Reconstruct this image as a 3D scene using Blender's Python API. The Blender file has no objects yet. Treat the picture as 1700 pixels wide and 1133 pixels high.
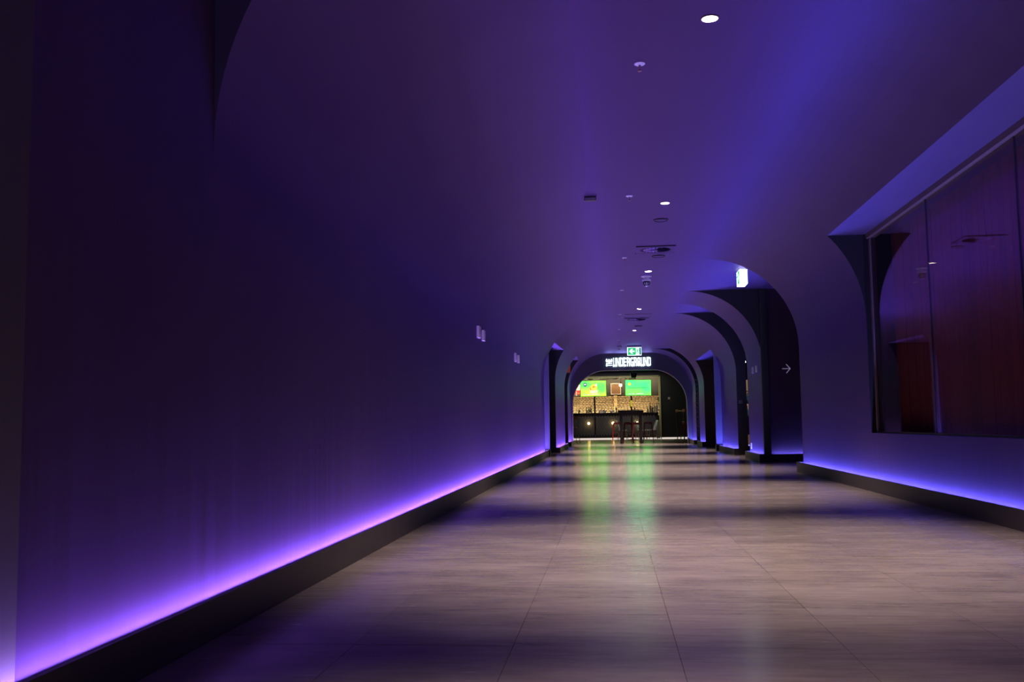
import bpy, bmesh, math, random
from mathutils import Matrix, Vector
random.seed(7)
SC = bpy.context.scene
COL = SC.collection

# ------------------------------------------------------------------ camera
F_PX, YAW, PITCH, ROLL, EYE = 1599.5, 0.1015015, 0.0859393, -0.0142167, 0.81877
cam_d = bpy.data.cameras.new('camera'); cam = bpy.data.objects.new('camera', cam_d); COL.objects.link(cam)
fw = Vector((-math.sin(YAW)*math.cos(PITCH), math.cos(YAW)*math.cos(PITCH), math.sin(PITCH)))
r0 = Vector((math.cos(YAW), math.sin(YAW), 0)); u0 = r0.cross(fw)
rr = r0*math.cos(ROLL) + u0*math.sin(ROLL); uu = u0*math.cos(ROLL) - r0*math.sin(ROLL)
m = Matrix.Identity(4)
for i in range(3):
    m[i][0] = rr[i]; m[i][1] = uu[i]; m[i][2] = -fw[i]
m[0][3], m[1][3], m[2][3] = 0, 0, EYE
cam.matrix_world = m
cam_d.sensor_width = 36; cam_d.lens = 36*F_PX/1700; cam_d.clip_end = 200
SC.camera = cam
# ------------------------------------------------------------------ world, exposure
w = bpy.data.worlds.new('world'); SC.world = w; w.use_nodes = True
w.node_tree.nodes['Background'].inputs[0].default_value = (.02, .02, .03, 1)
w.node_tree.nodes['Background'].inputs[1].default_value = 0.05
vs = SC.view_settings
vs.view_transform = 'Standard'; vs.look = 'None'; vs.gamma = 1; vs.use_curve_mapping = False; vs.exposure = 0.0
# lamp powers
LED_W = 335.0           # radiance of the skirting LED tape
LED_COL = (0.37, 0.200, 1.0)   # violet tape on the left
LED_COL_R = (0.18, 0.190, 1.0)  # bluer tape on the right
SPOT_W = 1030.0         # each ceiling downlight
SPOT_COL = (1.0, 0.74, 0.66)

# ------------------------------------------------------------------ materials
MATS = {}
def mat(name, col, rough=.5, metal=0., spec=.5, emit=None, es=0., noise=None, bump=None, coat=0.):
    """noise = (scale_xyz, amount, second colour); bump = (scale_xyz, strength)"""
    if name in MATS: return MATS[name]
    M = bpy.data.materials.new(name); M.use_nodes = True; nt = M.node_tree; b = nt.nodes['Principled BSDF']
    b.inputs['Base Color'].default_value = (*col, 1); b.inputs['Roughness'].default_value = rough
    b.inputs['Metallic'].default_value = metal; b.inputs['Specular IOR Level'].default_value = spec
    b.inputs['Coat Weight'].default_value = coat
    if emit:
        b.inputs['Emission Color'].default_value = (*emit, 1); b.inputs['Emission Strength'].default_value = es
    if noise or bump:
        tc = nt.nodes.new('ShaderNodeTexCoord')
    if noise:
        sc, amt, c2 = noise
        mp = nt.nodes.new('ShaderNodeMapping'); mp.inputs['Scale'].default_value = sc
        n = nt.nodes.new('ShaderNodeTexNoise'); n.inputs['Scale'].default_value = 1; n.inputs['Detail'].default_value = 5
        rp = nt.nodes.new('ShaderNodeValToRGB'); rp.color_ramp.elements[0].position = .5-amt; rp.color_ramp.elements[1].position = .5+amt
        rp.color_ramp.elements[0].color = (*col, 1); rp.color_ramp.elements[1].color = (*c2, 1)
        nt.links.new(tc.outputs['Object'], mp.inputs[0]); nt.links.new(mp.outputs[0], n.inputs['Vector'])
        nt.links.new(n.outputs[0], rp.inputs[0]); nt.links.new(rp.outputs[0], b.inputs['Base Color'])
    if bump:
        sc, st = bump
        mp = nt.nodes.new('ShaderNodeMapping'); mp.inputs['Scale'].default_value = sc
        n = nt.nodes.new('ShaderNodeTexNoise'); n.inputs['Scale'].default_value = 1; n.inputs['Detail'].default_value = 3
        bp = nt.nodes.new('ShaderNodeBump'); bp.inputs['Strength'].default_value = st; bp.inputs['Distance'].default_value = .02
        nt.links.new(tc.outputs['Object'], mp.inputs[0]); nt.links.new(mp.outputs[0], n.inputs['Vector'])
        nt.links.new(n.outputs[0], bp.inputs['Height']); nt.links.new(bp.outputs[0], b.inputs['Normal'])
    MATS[name] = M; return M

def satin(name, c1, c2, nsc, bsc, bst, rough, sheen=(.45, .33, .92)):
    # violet satin paint: tinted diffuse under a tinted pearl sheen
    M = bpy.data.materials.new(name); M.use_nodes = True; nt = M.node_tree; L = nt.links
    for n in list(nt.nodes): nt.nodes.remove(n)
    o = nt.nodes.new('ShaderNodeOutputMaterial'); mx = nt.nodes.new('ShaderNodeMixShader'); fr = nt.nodes.new('ShaderNodeFresnel'); fr.inputs[0].default_value = 1.5
    d = nt.nodes.new('ShaderNodeBsdfDiffuse'); g = nt.nodes.new('ShaderNodeBsdfGlossy'); g.inputs['Color'].default_value = (*sheen, 1); g.inputs['Roughness'].default_value = rough
    tc = nt.nodes.new('ShaderNodeTexCoord')
    def noise(sc, det):
        mp = nt.nodes.new('ShaderNodeMapping'); mp.inputs['Scale'].default_value = sc; n = nt.nodes.new('ShaderNodeTexNoise'); n.inputs['Scale'].default_value = 1; n.inputs['Detail'].default_value = det
        L.new(tc.outputs['Object'], mp.inputs[0]); L.new(mp.outputs[0], n.inputs['Vector']); return n
    n1 = noise(nsc, 5); rp = nt.nodes.new('ShaderNodeValToRGB'); rp.color_ramp.elements[0].position = .3; rp.color_ramp.elements[1].position = .7
    rp.color_ramp.elements[0].color = (*c1, 1); rp.color_ramp.elements[1].color = (*c2, 1); L.new(n1.outputs[0], rp.inputs[0]); L.new(rp.outputs[0], d.inputs['Color'])
    n2 = noise(bsc, 3); bp = nt.nodes.new('ShaderNodeBump'); bp.inputs['Strength'].default_value = bst; bp.inputs['Distance'].default_value = .02; L.new(n2.outputs[0], bp.inputs['Height'])
    for q in (d, g): L.new(bp.outputs[0], q.inputs['Normal'])
    L.new(fr.outputs[0], mx.inputs[0]); L.new(d.outputs[0], mx.inputs[1]); L.new(g.outputs[0], mx.inputs[2]); L.new(mx.outputs[0], o.inputs[0]); return M
PLASTER = satin('plaster', (.050, .031, .051), (.058, .037, .058), (.9, 1.6, .25), (3.0, 5.5, .35), .27, .44)
SOFFIT_GLOW = satin('soffit_glow_paint', (.10, .075, .11), (.115, .088, .125), (.9, .9, .9), (2, 2, 2), .04, .45)  # lighter than the walls: LED glow on the soffits put into the paint
NIBM = satin('return_glow_paint', (.16, .17, .30), (.18, .19, .33), (.9, .9, .9), (2, 2, 2), .04, .5)  # pale blue stands in for LED light falling on the end returns
CEILP = satin('ceiling_paint', (.056, .030, .060), (.059, .033, .063), (.9, .9, .9), (2.0, .8, 1.0), .05, .44)
JAMB = mat('black_paint_and_shade', (.018, .018, .022), .5, noise=((1, 1, .3), .2, (.024, .024, .028)))  # also painted on the pier end faces in place of their shade
SKIRT = mat('skirting_black', (.034, .028, .032), .5, noise=((6, 1.5, 6), .2, (.042, .036, .040)))
SLOT = mat('slot_dark', (.05, .05, .055), .7)
BLACK = mat('black_metal', (.012, .012, .013), .4)
GREY = mat('grey_metal', (.17, .165, .17), .38, metal=.7)
WHITE = mat('white_plastic', (.72, .72, .74), .35)
BULB = mat('downlight_lens', (1, 1, 1), .5, emit=(1, .86, .76), es=22)
CHROME = mat('chrome', (.65, .65, .66), .18, metal=1.)
GROUT = mat('grout', (.17, .155, .15), .7)
LEDM = mat('led_tape', (.2, .2, .2), .5, emit=LED_COL, es=LED_W)
LEDR = mat('led_tape_blue', (.2, .2, .2), .5, emit=LED_COL_R, es=LED_W)

def tile_mat():
    M = bpy.data.materials.new('floor_tile'); M.use_nodes = True; nt = M.node_tree; b = nt.nodes['Principled BSDF']
    tc = nt.nodes.new('ShaderNodeNewGeometry'); L = nt.links
    def noise(sc, det=5, rough=.6):
        mp = nt.nodes.new('ShaderNodeMapping'); mp.inputs['Scale'].default_value = sc
        n = nt.nodes.new('ShaderNodeTexNoise'); n.inputs['Scale'].default_value = 1; n.inputs['Detail'].default_value = det; n.inputs['Roughness'].default_value = rough
        L.new(tc.outputs['Position'], mp.inputs[0]); L.new(mp.outputs[0], n.inputs['Vector']); return n
    n1 = noise((1.1, 2.4, 1)); n2 = noise((3.5, 26, 1), 6, .7)
    oi = nt.nodes.new('ShaderNodeObjectInfo')
    mx = nt.nodes.new('ShaderNodeMath'); mx.operation = 'MULTIPLY_ADD'; mx.inputs[1].default_value = .45
    L.new(n2.outputs[0], mx.inputs[0]); L.new(n1.outputs[0], mx.inputs[2])
    ad = nt.nodes.new('ShaderNodeMath'); ad.operation = 'MULTIPLY_ADD'; ad.inputs[1].default_value = .10
    L.new(oi.outputs['Random'], ad.inputs[0]); L.new(mx.outputs[0], ad.inputs[2])
    rp = nt.nodes.new('ShaderNodeValToRGB'); rp.color_ramp.elements[0].position = .5; rp.color_ramp.elements[1].position = 1.02
    rp.color_ramp.elements[0].color = (.155, .135, .128, 1); rp.color_ramp.elements[1].color = (.33, .295, .275, 1)
    L.new(ad.outputs[0], rp.inputs[0]); L.new(rp.outputs[0], b.inputs['Base Color'])
    rr_ = nt.nodes.new('ShaderNodeMapRange'); rr_.inputs[1].default_value = .3; rr_.inputs[2].default_value = .7; rr_.inputs[3].default_value = .16; rr_.inputs[4].default_value = .28
    L.new(n2.outputs[0], rr_.inputs[0]); L.new(rr_.outputs[0], b.inputs['Roughness'])
    b.inputs['Specular IOR Level'].default_value = .75
    bp = nt.nodes.new('ShaderNodeBump'); bp.inputs['Strength'].default_value = .02; bp.inputs['Distance'].default_value = .01
    L.new(n2.outputs[0], bp.inputs['Height']); L.new(bp.outputs[0], b.inputs['Normal'])
    return M
TILE = tile_mat()

def glass_mat(name, tint=(1, 1, 1), rough=.0, ior=1.52):
    M = bpy.data.materials.new(name); M.use_nodes = True; nt = M.node_tree
    for n in list(nt.nodes): nt.nodes.remove(n)
    o = nt.nodes.new('ShaderNodeOutputMaterial'); mx = nt.nodes.new('ShaderNodeMixShader'); lw = nt.nodes.new('ShaderNodeLayerWeight'); lw.inputs[0].default_value = .5
    pw = nt.nodes.new('ShaderNodeMath'); pw.operation = 'POWER'; pw.inputs[1].default_value = 5; fr = nt.nodes.new('ShaderNodeMath'); fr.operation = 'MULTIPLY_ADD'
    f0 = ((ior-1)/(ior+1))**2; fr.inputs[1].default_value = 1-f0; fr.inputs[2].default_value = f0
    nt.links.new(lw.outputs['Facing'], pw.inputs[0]); nt.links.new(pw.outputs[0], fr.inputs[0])
    t = nt.nodes.new('ShaderNodeBsdfTransparent'); g = nt.nodes.new('ShaderNodeBsdfGlossy')
    t.inputs[0].default_value = (*tint, 1); g.inputs['Roughness'].default_value = rough
    nt.links.new(fr.outputs[0], mx.inputs[0]); nt.links.new(t.outputs[0], mx.inputs[1]); nt.links.new(g.outputs[0], mx.inputs[2]); nt.links.new(mx.outputs[0], o.inputs[0])
    return M
GLASS = glass_mat('window_glass', (.84, .80, .82), .012, 1.55)
CLEAR = glass_mat('clear_glass', (.9, .93, .93), .02)

# ------------------------------------------------------------------ mesh helpers
class MB:
    def __init__(s): s.v = []; s.f = []; s.m = []
    def add(s, vs, fs, mi=0):
        o = len(s.v); s.v += [tuple(v) for v in vs]; s.f += [tuple(i+o for i in f) for f in fs]; s.m += [mi]*len(fs); return s
    def box(s, x0, x1, y0, y1, z0, z1, mi=0):
        vs = [(x, y, z) for z in (z0, z1) for y in (y0, y1) for x in (x0, x1)]
        return s.add(vs, [(0,2,3,1), (4,5,7,6), (0,1,5,4), (2,6,7,3), (0,4,6,2), (1,3,7,5)], mi)
    def prism(s, poly, ax, a0, a1, mi=0, cap=None):
        """poly: 2D points; ax 'y' -> (x,z), 'x' -> (y,z), 'z' -> (x,y)"""
        n = len(poly)
        def P(p, a): return (p[0], a, p[1]) if ax == 'y' else ((a, p[0], p[1]) if ax == 'x' else (p[0], p[1], a))
        vs = [P(p, a0) for p in poly] + [P(p, a1) for p in poly]
        s.add(vs, [(i, (i+1) % n, n+(i+1) % n, n+i) for i in range(n)], mi)
        o = len(s.v)-2*n
        s.f += [tuple(o+i for i in range(n)), tuple(o+n+i for i in reversed(range(n)))]
        s.m += [mi if cap is None else cap]*2
        return s
    def tube(s, p0, p1, r0, r1=None, n=10, mi=0):
        r1 = r0 if r1 is None else r1
        p0 = Vector(p0); p1 = Vector(p1); d = (p1-p0).normalized()
        a = d.orthogonal().normalized(); b = d.cross(a); vs = []
        for p, r in ((p0, r0), (p1, r1)):
            for i in range(n):
                t = 2*math.pi*i/n; vs.append(p + a*(r*math.cos(t)) + b*(r*math.sin(t)))
        return s.add(vs, [(i, (i+1) % n, n+(i+1) % n, n+i) for i in range(n)] + [tuple(reversed(range(n))), tuple(range(n, 2*n))], mi)
    def path(s, pts, r, n=8, mi=0):
        for a, b in zip(pts, pts[1:]): s.tube(a, b, r, r, n, mi)
        return s
    def lathe(s, prof, c=(0, 0, 0), n=28, mi=0, mis=None):
        vs = []
        for (r, z) in prof:
            for i in range(n):
                t = 2*math.pi*i/n; vs.append((c[0]+r*math.cos(t), c[1]+r*math.sin(t), c[2]+z))
        o = len(s.v); s.v += vs
        for k in range(len(prof)-1):
            for i in range(n):
                s.f.append((o+k*n+i, o+k*n+(i+1) % n, o+(k+1)*n+(i+1) % n, o+(k+1)*n+i)); s.m.append(mis[k] if mis else mi)
        for k, rev in ((0, True), (len(prof)-1, False)):
            if prof[k][0] > 1e-5:
                ids = [o+k*n+i for i in range(n)]; s.f.append(tuple(reversed(ids)) if rev else tuple(ids)); s.m.append(mis[min(k, len(prof)-2)] if mis else mi)
        return s
    def ball(s, c, r, n=16, k=8, mi=0):
        return s.lathe([(max(1e-6, r*math.sin(math.pi*i/k)), -r*math.cos(math.pi*i/k)) for i in range(k+1)], c, n, mi)
    def build(s, name, mats, parent=None, smooth=False, bevel=0.):
        me = bpy.data.meshes.new(name); me.from_pydata(s.v, [], s.f)
        if not isinstance(mats, (list, tuple)): mats = [mats]
        for q in mats: me.materials.append(q)
        me.polygons.foreach_set('material_index', s.m)
        bm = bmesh.new(); bm.from_mesh(me); bmesh.ops.remove_doubles(bm, verts=bm.verts, dist=1e-6); bmesh.ops.recalc_face_normals(bm, faces=bm.faces); bm.to_mesh(me); bm.free()
        if smooth:
            me.polygons.foreach_set('use_smooth', [True]*len(me.polygons)); me.set_sharp_from_angle(angle=math.radians(35))
        o = bpy.data.objects.new(name, me); COL.objects.link(o)
        if parent: o.parent = parent
        if bevel:
            b = o.modifiers.new('bevel', 'BEVEL'); b.width = bevel; b.segments = 2; b.limit_method = 'ANGLE'
        return o
def tag(o, label, cat, group=None, kind=None):
    o['label'] = label; o['category'] = cat
    if group: o['group'] = group
    if kind: o['kind'] = kind
    return o
def struct(o, label=None):
    o['kind'] = 'structure'
    if label: o['label'] = label
    return o
def thing(name, loc, label, cat, group=None, rz=0):
    o = bpy.data.objects.new(name, None); COL.objects.link(o); o.empty_display_size = .1
    o.location = loc; o.rotation_euler = (0, 0, rz); return tag(o, label, cat, group)
def place(src, parent, loc=None):
    c = src.copy(); COL.objects.link(c); c.parent = parent
    if loc is not None: c.location = loc
    return c
def copy_tree(root, loc, rz, label):
    r = root.copy(); COL.objects.link(r); r.location = loc; r.rotation_euler = (0, 0, rz); r['label'] = label
    def rec(a, b):
        for ch in list(a.children):
            c = ch.copy(); COL.objects.link(c); c.parent = b; rec(ch, c)
    rec(root, r); return r

# ------------------------------------------------------------------ dimensions
XL, XR, ZC, RV = -1.665, 3.010, 3.45, 1.46
XL2 = -1.540                                       # the left side steps in beyond the first opening
#          # wall planes, ceiling height, vault radius
ZS = ZC-RV                                         # springing height
SK, GAP, TH = .155, .090, .018                     # skirting height, LED slot, board thickness
YB, YF = -4.0, 37.0                                # corridor from behind the camera to the sign arch

def vault(side, zmin=0., n=26, xw=None):
    """corridor-side outline from zmin up to the flat ceiling"""
    sg = -1 if side == 'L' else 1
    if xw is None: xw = XL if side == 'L' else XR
    cx = (XL if side == 'L' else XR) - sg*RV; RX = abs(xw-cx); pts = []
    if zmin < ZS: pts.append((xw, zmin)); a0 = 0
    else: a0 = math.asin((zmin-ZS)/RV)
    for i in range(n+1):
        a = a0 + (math.pi/2-a0)*i/n
        pts.append((cx + sg*RX*math.cos(a), ZS + RV*math.sin(a)))
    return pts
def pier(side, y0, y1, xout, name, label, xw=None):
    p = vault(side, xw=xw) + [(xout, ZC), (xout, 0)]
    o = MB().prism(p, 'y', y0, y1, 0, 1).build(name, [PLASTER, JAMB], smooth=True)
    return struct(o, label)

# ------------------------------------------------------------------ ceiling with real holes for the downlights
DL_X = .70
DL_Y = [.86, 6.21, 11.56, 16.86, 22.50, 27.80, 35.60]
cb = MB(); hs = .15; hr = .053
CX0, CX1 = -4.2, 6.2
def ceil_quad(x0, x1, y0, y1): cb.add([(x0, y0, ZC), (x1, y0, ZC), (x1, y1, ZC), (x0, y1, ZC)], [(0, 1, 2, 3)])
ceil_quad(CX0, DL_X-hs, YB, YF+.3); ceil_quad(DL_X+hs, CX1, YB, YF+.3)
prev = YB
for y in DL_Y:
    ceil_quad(DL_X-hs, DL_X+hs, prev, y-hs); prev = y+hs
    N = 48; ring = [(DL_X+hr*math.cos(2*math.pi*i/N), y+hr*math.sin(2*math.pi*i/N), ZC) for i in range(N)]
    outer = []
    for i in range(N):
        a = 2*math.pi*i/N; c, s_ = math.cos(a), math.sin(a); k = hs/max(abs(c), abs(s_)); outer.append((DL_X+k*c, y+k*s_, ZC))
    cb.add(ring+outer, [(i, (i+1) % N, N+(i+1) % N, N+i) for i in range(N)])
ceil_quad(DL_X-hs, DL_X+hs, prev, YF+.3)
cb.box(CX0, CX1, YB, YF+.3, ZC+.2, ZC+.3)
cl = cb.build('ceiling', CEILP); bm = bmesh.new(); bm.from_mesh(cl.data)
bm.normal_update()
bmesh.ops.reverse_faces(bm, faces=[f for f in bm.faces if abs(f.calc_center_median().z-ZC) < 1e-4 and f.normal.z > 0]); bm.to_mesh(cl.data); bm.free()
struct(cl, 'smooth dark painted flat ceiling of the vaulted passage')

# ------------------------------------------------------------------ walls
pier('L', 3.88, 24.20, -2.0, 'wall_left', 'long dark plaster left wall curving into the ceiling')
pier('L', 26.8, 32.15, -2.0, 'wall_left', 'short left wall pier beyond the dark side opening', XL2)
pier('L', 34.3, YF, -2.0, 'wall_left', 'narrow left wall pier joining the lit sign arch', XL2)
pier('R', 11.65, 15.77, 3.55, 'wall_right', 'right wall stretch between the window and the side opening')
pier('R', 19.62, 21.72, 3.12, 'wall_right', 'slim right pier left of the arrow wall')
pier('R', 23.64, 27.05, 3.24, 'wall_right', 'third right pier with a blue lit return at its end')
pier('R', 31.8, 33.7, 4.4, 'wall_right', 'narrow right pier beyond the black side opening')
pier('R', 35.0, YF, 3.4, 'wall_right', 'last right pier joining the lit sign arch')
# near left bay: flat wall, flat soffit, vault above cut off
pv = vault('L', 3.0); pv = pv + [(-2.0, ZC), (-2.0, 0), (XL, 0), (XL, 3.0)]
struct(MB().prism(pv, 'y', YB, 3.88, 0, 1).build('wall_left', [PLASTER, JAMB], smooth=True), 'near left wall, flat and dark under a straight soffit')
struct(MB().box(XL-.05, XL+.012, YB, 2.57, SK-.08, 3.0).build('wall_left', mat('charcoal_panel', (.040, .034, .034), .5, noise=((.9, 1.6, .25), .2, (.048, .041, .041)))), 'slightly proud dark wall panel at the far left edge')
# right window bay
pv = vault('R', 3.0) + [(3.55, ZC), (3.55, 3.0)]
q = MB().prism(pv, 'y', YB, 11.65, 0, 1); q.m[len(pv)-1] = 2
struct(q.build('wall_right', [PLASTER, JAMB, SOFFIT_GLOW], smooth=True), 'vault section cut off flat above the window')
struct(MB().box(XR, 3.55, YB, 11.65, 0, .655).build('wall_right', PLASTER), 'low wall under the window sill')
def low_soffit(side, y0, y1, zs, xout, label, xw=None, xw0=None):
    pv = vault(side, zs, xw=xw) + [(xout, ZC), (xout, zs)]
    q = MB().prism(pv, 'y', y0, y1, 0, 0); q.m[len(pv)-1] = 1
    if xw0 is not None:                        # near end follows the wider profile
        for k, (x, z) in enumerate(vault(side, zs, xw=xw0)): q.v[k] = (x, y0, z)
    struct(q.build('wall_left' if side == 'L' else 'wall_right', [PLASTER, SOFFIT_GLOW], smooth=True), label)
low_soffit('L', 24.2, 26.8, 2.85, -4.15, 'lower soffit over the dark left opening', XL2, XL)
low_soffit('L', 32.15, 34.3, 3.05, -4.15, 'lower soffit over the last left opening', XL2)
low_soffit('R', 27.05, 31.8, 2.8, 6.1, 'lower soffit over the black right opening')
# projecting returns (nibs) at two openings
def nib(side, y, xin, name, label):
    sg, xw = (-1, XL) if side == 'L' else (1, XR)
    cx = xw-sg*RV; zt = ZS + math.sqrt(RV**2-(xin-cx)**2)
    pts = [(xin, 0), (xin, zt-.002)]
    n = 8
    for i in range(1, n+1):
        x = xin+(xw-xin)*i/n; pts.append((x, ZS+math.sqrt(max(0, RV**2-(x-cx)**2))-.002 if i < n else ZS))
    pts += [(xw, 0)]
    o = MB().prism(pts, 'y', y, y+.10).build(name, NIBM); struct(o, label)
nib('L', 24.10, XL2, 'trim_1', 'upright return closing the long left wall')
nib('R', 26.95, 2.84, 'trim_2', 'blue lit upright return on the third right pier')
# side recesses so the openings end in dark walls
def wallbox(name, label, b, m_=JAMB): return struct(MB().box(*b).build(name, m_), label)
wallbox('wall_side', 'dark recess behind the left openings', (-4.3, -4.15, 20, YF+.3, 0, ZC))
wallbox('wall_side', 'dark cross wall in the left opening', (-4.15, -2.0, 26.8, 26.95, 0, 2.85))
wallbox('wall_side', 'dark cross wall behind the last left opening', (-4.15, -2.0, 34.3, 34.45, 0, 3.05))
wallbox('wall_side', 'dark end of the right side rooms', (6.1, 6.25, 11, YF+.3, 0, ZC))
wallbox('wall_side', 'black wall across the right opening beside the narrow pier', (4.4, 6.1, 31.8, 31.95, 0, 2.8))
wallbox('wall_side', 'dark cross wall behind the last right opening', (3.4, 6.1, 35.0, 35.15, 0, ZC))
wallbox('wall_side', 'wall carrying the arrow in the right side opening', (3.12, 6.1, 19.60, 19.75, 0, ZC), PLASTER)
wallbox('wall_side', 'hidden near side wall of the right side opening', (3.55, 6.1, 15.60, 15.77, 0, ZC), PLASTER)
wallbox('wall_back', 'dark wall behind the photographer', (-2.0, 3.6, YB-.15, YB, 0, ZC))

# ------------------------------------------------------------------ end arch (fascia)
AX0, AX1, AZ, AR = -1.485, 2.870, 2.825, 1.30
inner = [(AX0, 0), (AX0, AZ-AR)]
for i in range(1, 21):
    a = math.pi - (math.pi/2)*i/20; inner.append((AX0+AR+AR*math.cos(a), AZ-AR+AR*math.sin(a)))
for i in range(0, 21):
    a = math.pi/2 - (math.pi/2)*i/20; inner.append((AX1-AR+AR*math.cos(a), AZ-AR+AR*math.sin(a)))
inner.append((AX1, 0))
FASC = mat('fascia_navy', (.055, .055, .075), .5, noise=((2, 2, 2), .2, (.065, .065, .085)))
poly = [(-4.2, 0)] + inner + [(6.2, 0), (6.2, ZC), (-4.2, ZC)]
struct(MB().prism(poly, 'y', YF, YF+.25).build('wall_end', FASC, smooth=True), 'dark arch fascia carrying the lit letters')
# thin metal edge round the opening
eb = MB(); ins = []
for (x, z) in inner: ins.append((x, z))
for k in range(len(ins)-1):
    (xa, za), (xb, zb) = ins[k], ins[k+1]
    d = Vector((xb-xa, zb-za)); n_ = Vector((d.y, -d.x)).normalized()
    t = .022
    eb.add([(xa, YF-.012, za), (xb, YF-.012, zb), (xb+n_.x*t, YF-.012, zb+n_.y*t), (xa+n_.x*t, YF-.012, za+n_.y*t),
            (xa, YF+.27, za), (xb, YF+.27, zb), (xb+n_.x*t, YF+.27, zb+n_.y*t), (xa+n_.x*t, YF+.27, za+n_.y*t)],
           [(0,1,2,3), (7,6,5,4), (0,4,5,1), (1,5,6,2), (2,6,7,3), (3,7,4,0)])
struct(eb.build('trim_3', mat('edge_metal', (.30, .25, .27), .45, metal=.5)), 'thin metal edge lining the arch opening')

# ------------------------------------------------------------------ floor and tiles
struct(MB().box(CX0, CX1, YB, YF+.25, -.12, -.009).build('floor', GROUT), 'large grey stone floor tiles of the passage')
FLOOR = bpy.data.objects['floor']
TX0, TY0, TS, JG = -.3814, 3.6275, .6, .0018
xs = [XL] + [TX0+TS*k for k in range(-2, 6)] + [XR+.02]
proto = {}
def tile_mesh(wd):
    if wd not in proto:
        a = wd/2-JG/2; c = TS/2-JG/2
        T = MB().box(-a, a, -c, c, -.009, 0)
        proto[wd] = T.build('floor_tile', TILE, FLOOR)
        return proto[wd], True
    return proto[wd], False
FAR = MB()
def far_tile(x0, x1, y0, y1): FAR.box(x0+JG/2, x1-JG/2, y0+JG/2, y1-JG/2, -.009, 0)
cols = [(a, b) for a, b in zip(xs, xs[1:]) if b-a > .06]
cnt = 0
for k in range(-13, 60):
    y0 = TY0+TS*k; y1 = y0+TS
    if y0 > YF+.25: break
    for (xa, xb) in cols:
        if k >= -2 and cnt < 296:
            t, new = tile_mesh(round(xb-xa, 3))
            if not new: t = place(t, FLOOR)
            t.location = ((xa+xb)/2, (y0+y1)/2, random.uniform(-.0004, .0004)); cnt += 1
        else: far_tile(xa, xb, y0, min(y1, YF+.25))
    if y0 > 15:
        for i in range(5): far_tile(xs[-1]+TS*i, xs[-1]+TS*(i+1), y0, min(y1, YF+.25))
        for i in range(4): far_tile(XL-TS*(i+1), XL-TS*i, y0, min(y1, YF+.25))
o = FAR.build('far_tiles', TILE, FLOOR); o['kind'] = 'stuff'

# ------------------------------------------------------------------ skirtings and LED tape
TILT = math.radians(17)                            # tape leans away from the wall
def tape(T, p0, p1, inward, n, wd=.014, th=.003):
    p0 = Vector(p0); p1 = Vector(p1); nrm = Vector(inward)*math.sin(TILT) + Vector((0, 0, 1))*math.cos(TILT)
    al = (p1-p0).normalized(); wv = al.cross(nrm).normalized()*(wd/2); dn = nrm*th
    for i in range(n):
        a = p0+(p1-p0)*(i/n); b = p0+(p1-p0)*((i+1)/n)
        T.add([a-wv, a+wv, b+wv, b-wv], [(0, 1, 2, 3)], 0)
        T.add([a-wv-dn, a+wv-dn, b+wv-dn, b-wv-dn, a-wv, a+wv, b+wv, b-wv], [(3,2,1,0), (0,1,5,4), (1,2,6,5), (2,3,7,6), (3,0,4,7)], 1)
def skirt_led(side, y0, y1, nm, lab_b, lab_l, caps=(1, 1)):
    sg, xw = (-1, XL if y0 < 25 else XL2) if side == 'L' else (1, XR)
    f = xw - sg*(GAP+TH)                      # front face
    S = MB()
    S.box(min(f, f+sg*TH), max(f, f+sg*TH), y0, y1, 0, SK)
    S.box(min(f+sg*TH, xw), max(f+sg*TH, xw), y0+.012, y1-.012, 0, SK-.085)    # base of the slot
    for on, ya in zip(caps, (y0, y1-.012)):    # end caps
        if on: S.box(min(f+sg*TH, xw), max(f+sg*TH, xw), ya, ya+.012, 0, SK)
    struct(S.build(nm, [SKIRT]), lab_b)
    T = MB(); xc = xw-sg*.040; z = SK-.046; n = max(1, round((y1-y0)/.7))
    tape(T, (xc, y0+.014, z), (xc, y1-.014, z), (-sg, 0, 0), n)
    tag(T.build('led_strip', [LEDM if side == 'L' else LEDR, SLOT]), lab_l, 'LED strip', 'LED strips behind the skirtings')
skirt_led('L', YB, 2.57, 'baseboard_left', 'black skirting at the far left edge', 'LED strip lighting the proud wall panel at the far left edge', (1, 0))
skirt_led('L', 2.57, 24.10, 'baseboard_left', 'long black skirting along the left wall', 'long violet LED strip behind the skirting of the left wall', (0, 1))
skirt_led('L', 26.8, 32.15, 'baseboard_left', 'black skirting of the second left pier', 'LED strip at the foot of the second left pier')
skirt_led('L', 34.3, YF-.01, 'baseboard_left', 'black skirting of the last left pier', 'short LED strip at the foot of the last left pier beside the arch')
skirt_led('R', YB, 15.77, 'baseboard_right', 'long black skirting under the window', 'long blue violet LED strip behind the skirting under the window')
skirt_led('R', 19.62, 21.72, 'baseboard_right', 'black skirting of the slim right pier', 'LED strip at the foot of the slim right pier left of the arrow wall')
skirt_led('R', 23.64, 26.95, 'baseboard_right', 'black skirting of the third right pier', 'LED strip at the foot of the third right pier')
skirt_led('R', 31.8, 33.7, 'baseboard_right', 'black skirting of the narrow right pier', 'LED strip at the foot of the narrow right pier beyond the black opening')
skirt_led('R', 35.0, YF-.01, 'baseboard_right', 'black skirting of the last right pier', 'short LED strip at the foot of the last right pier beside the arch')
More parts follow.
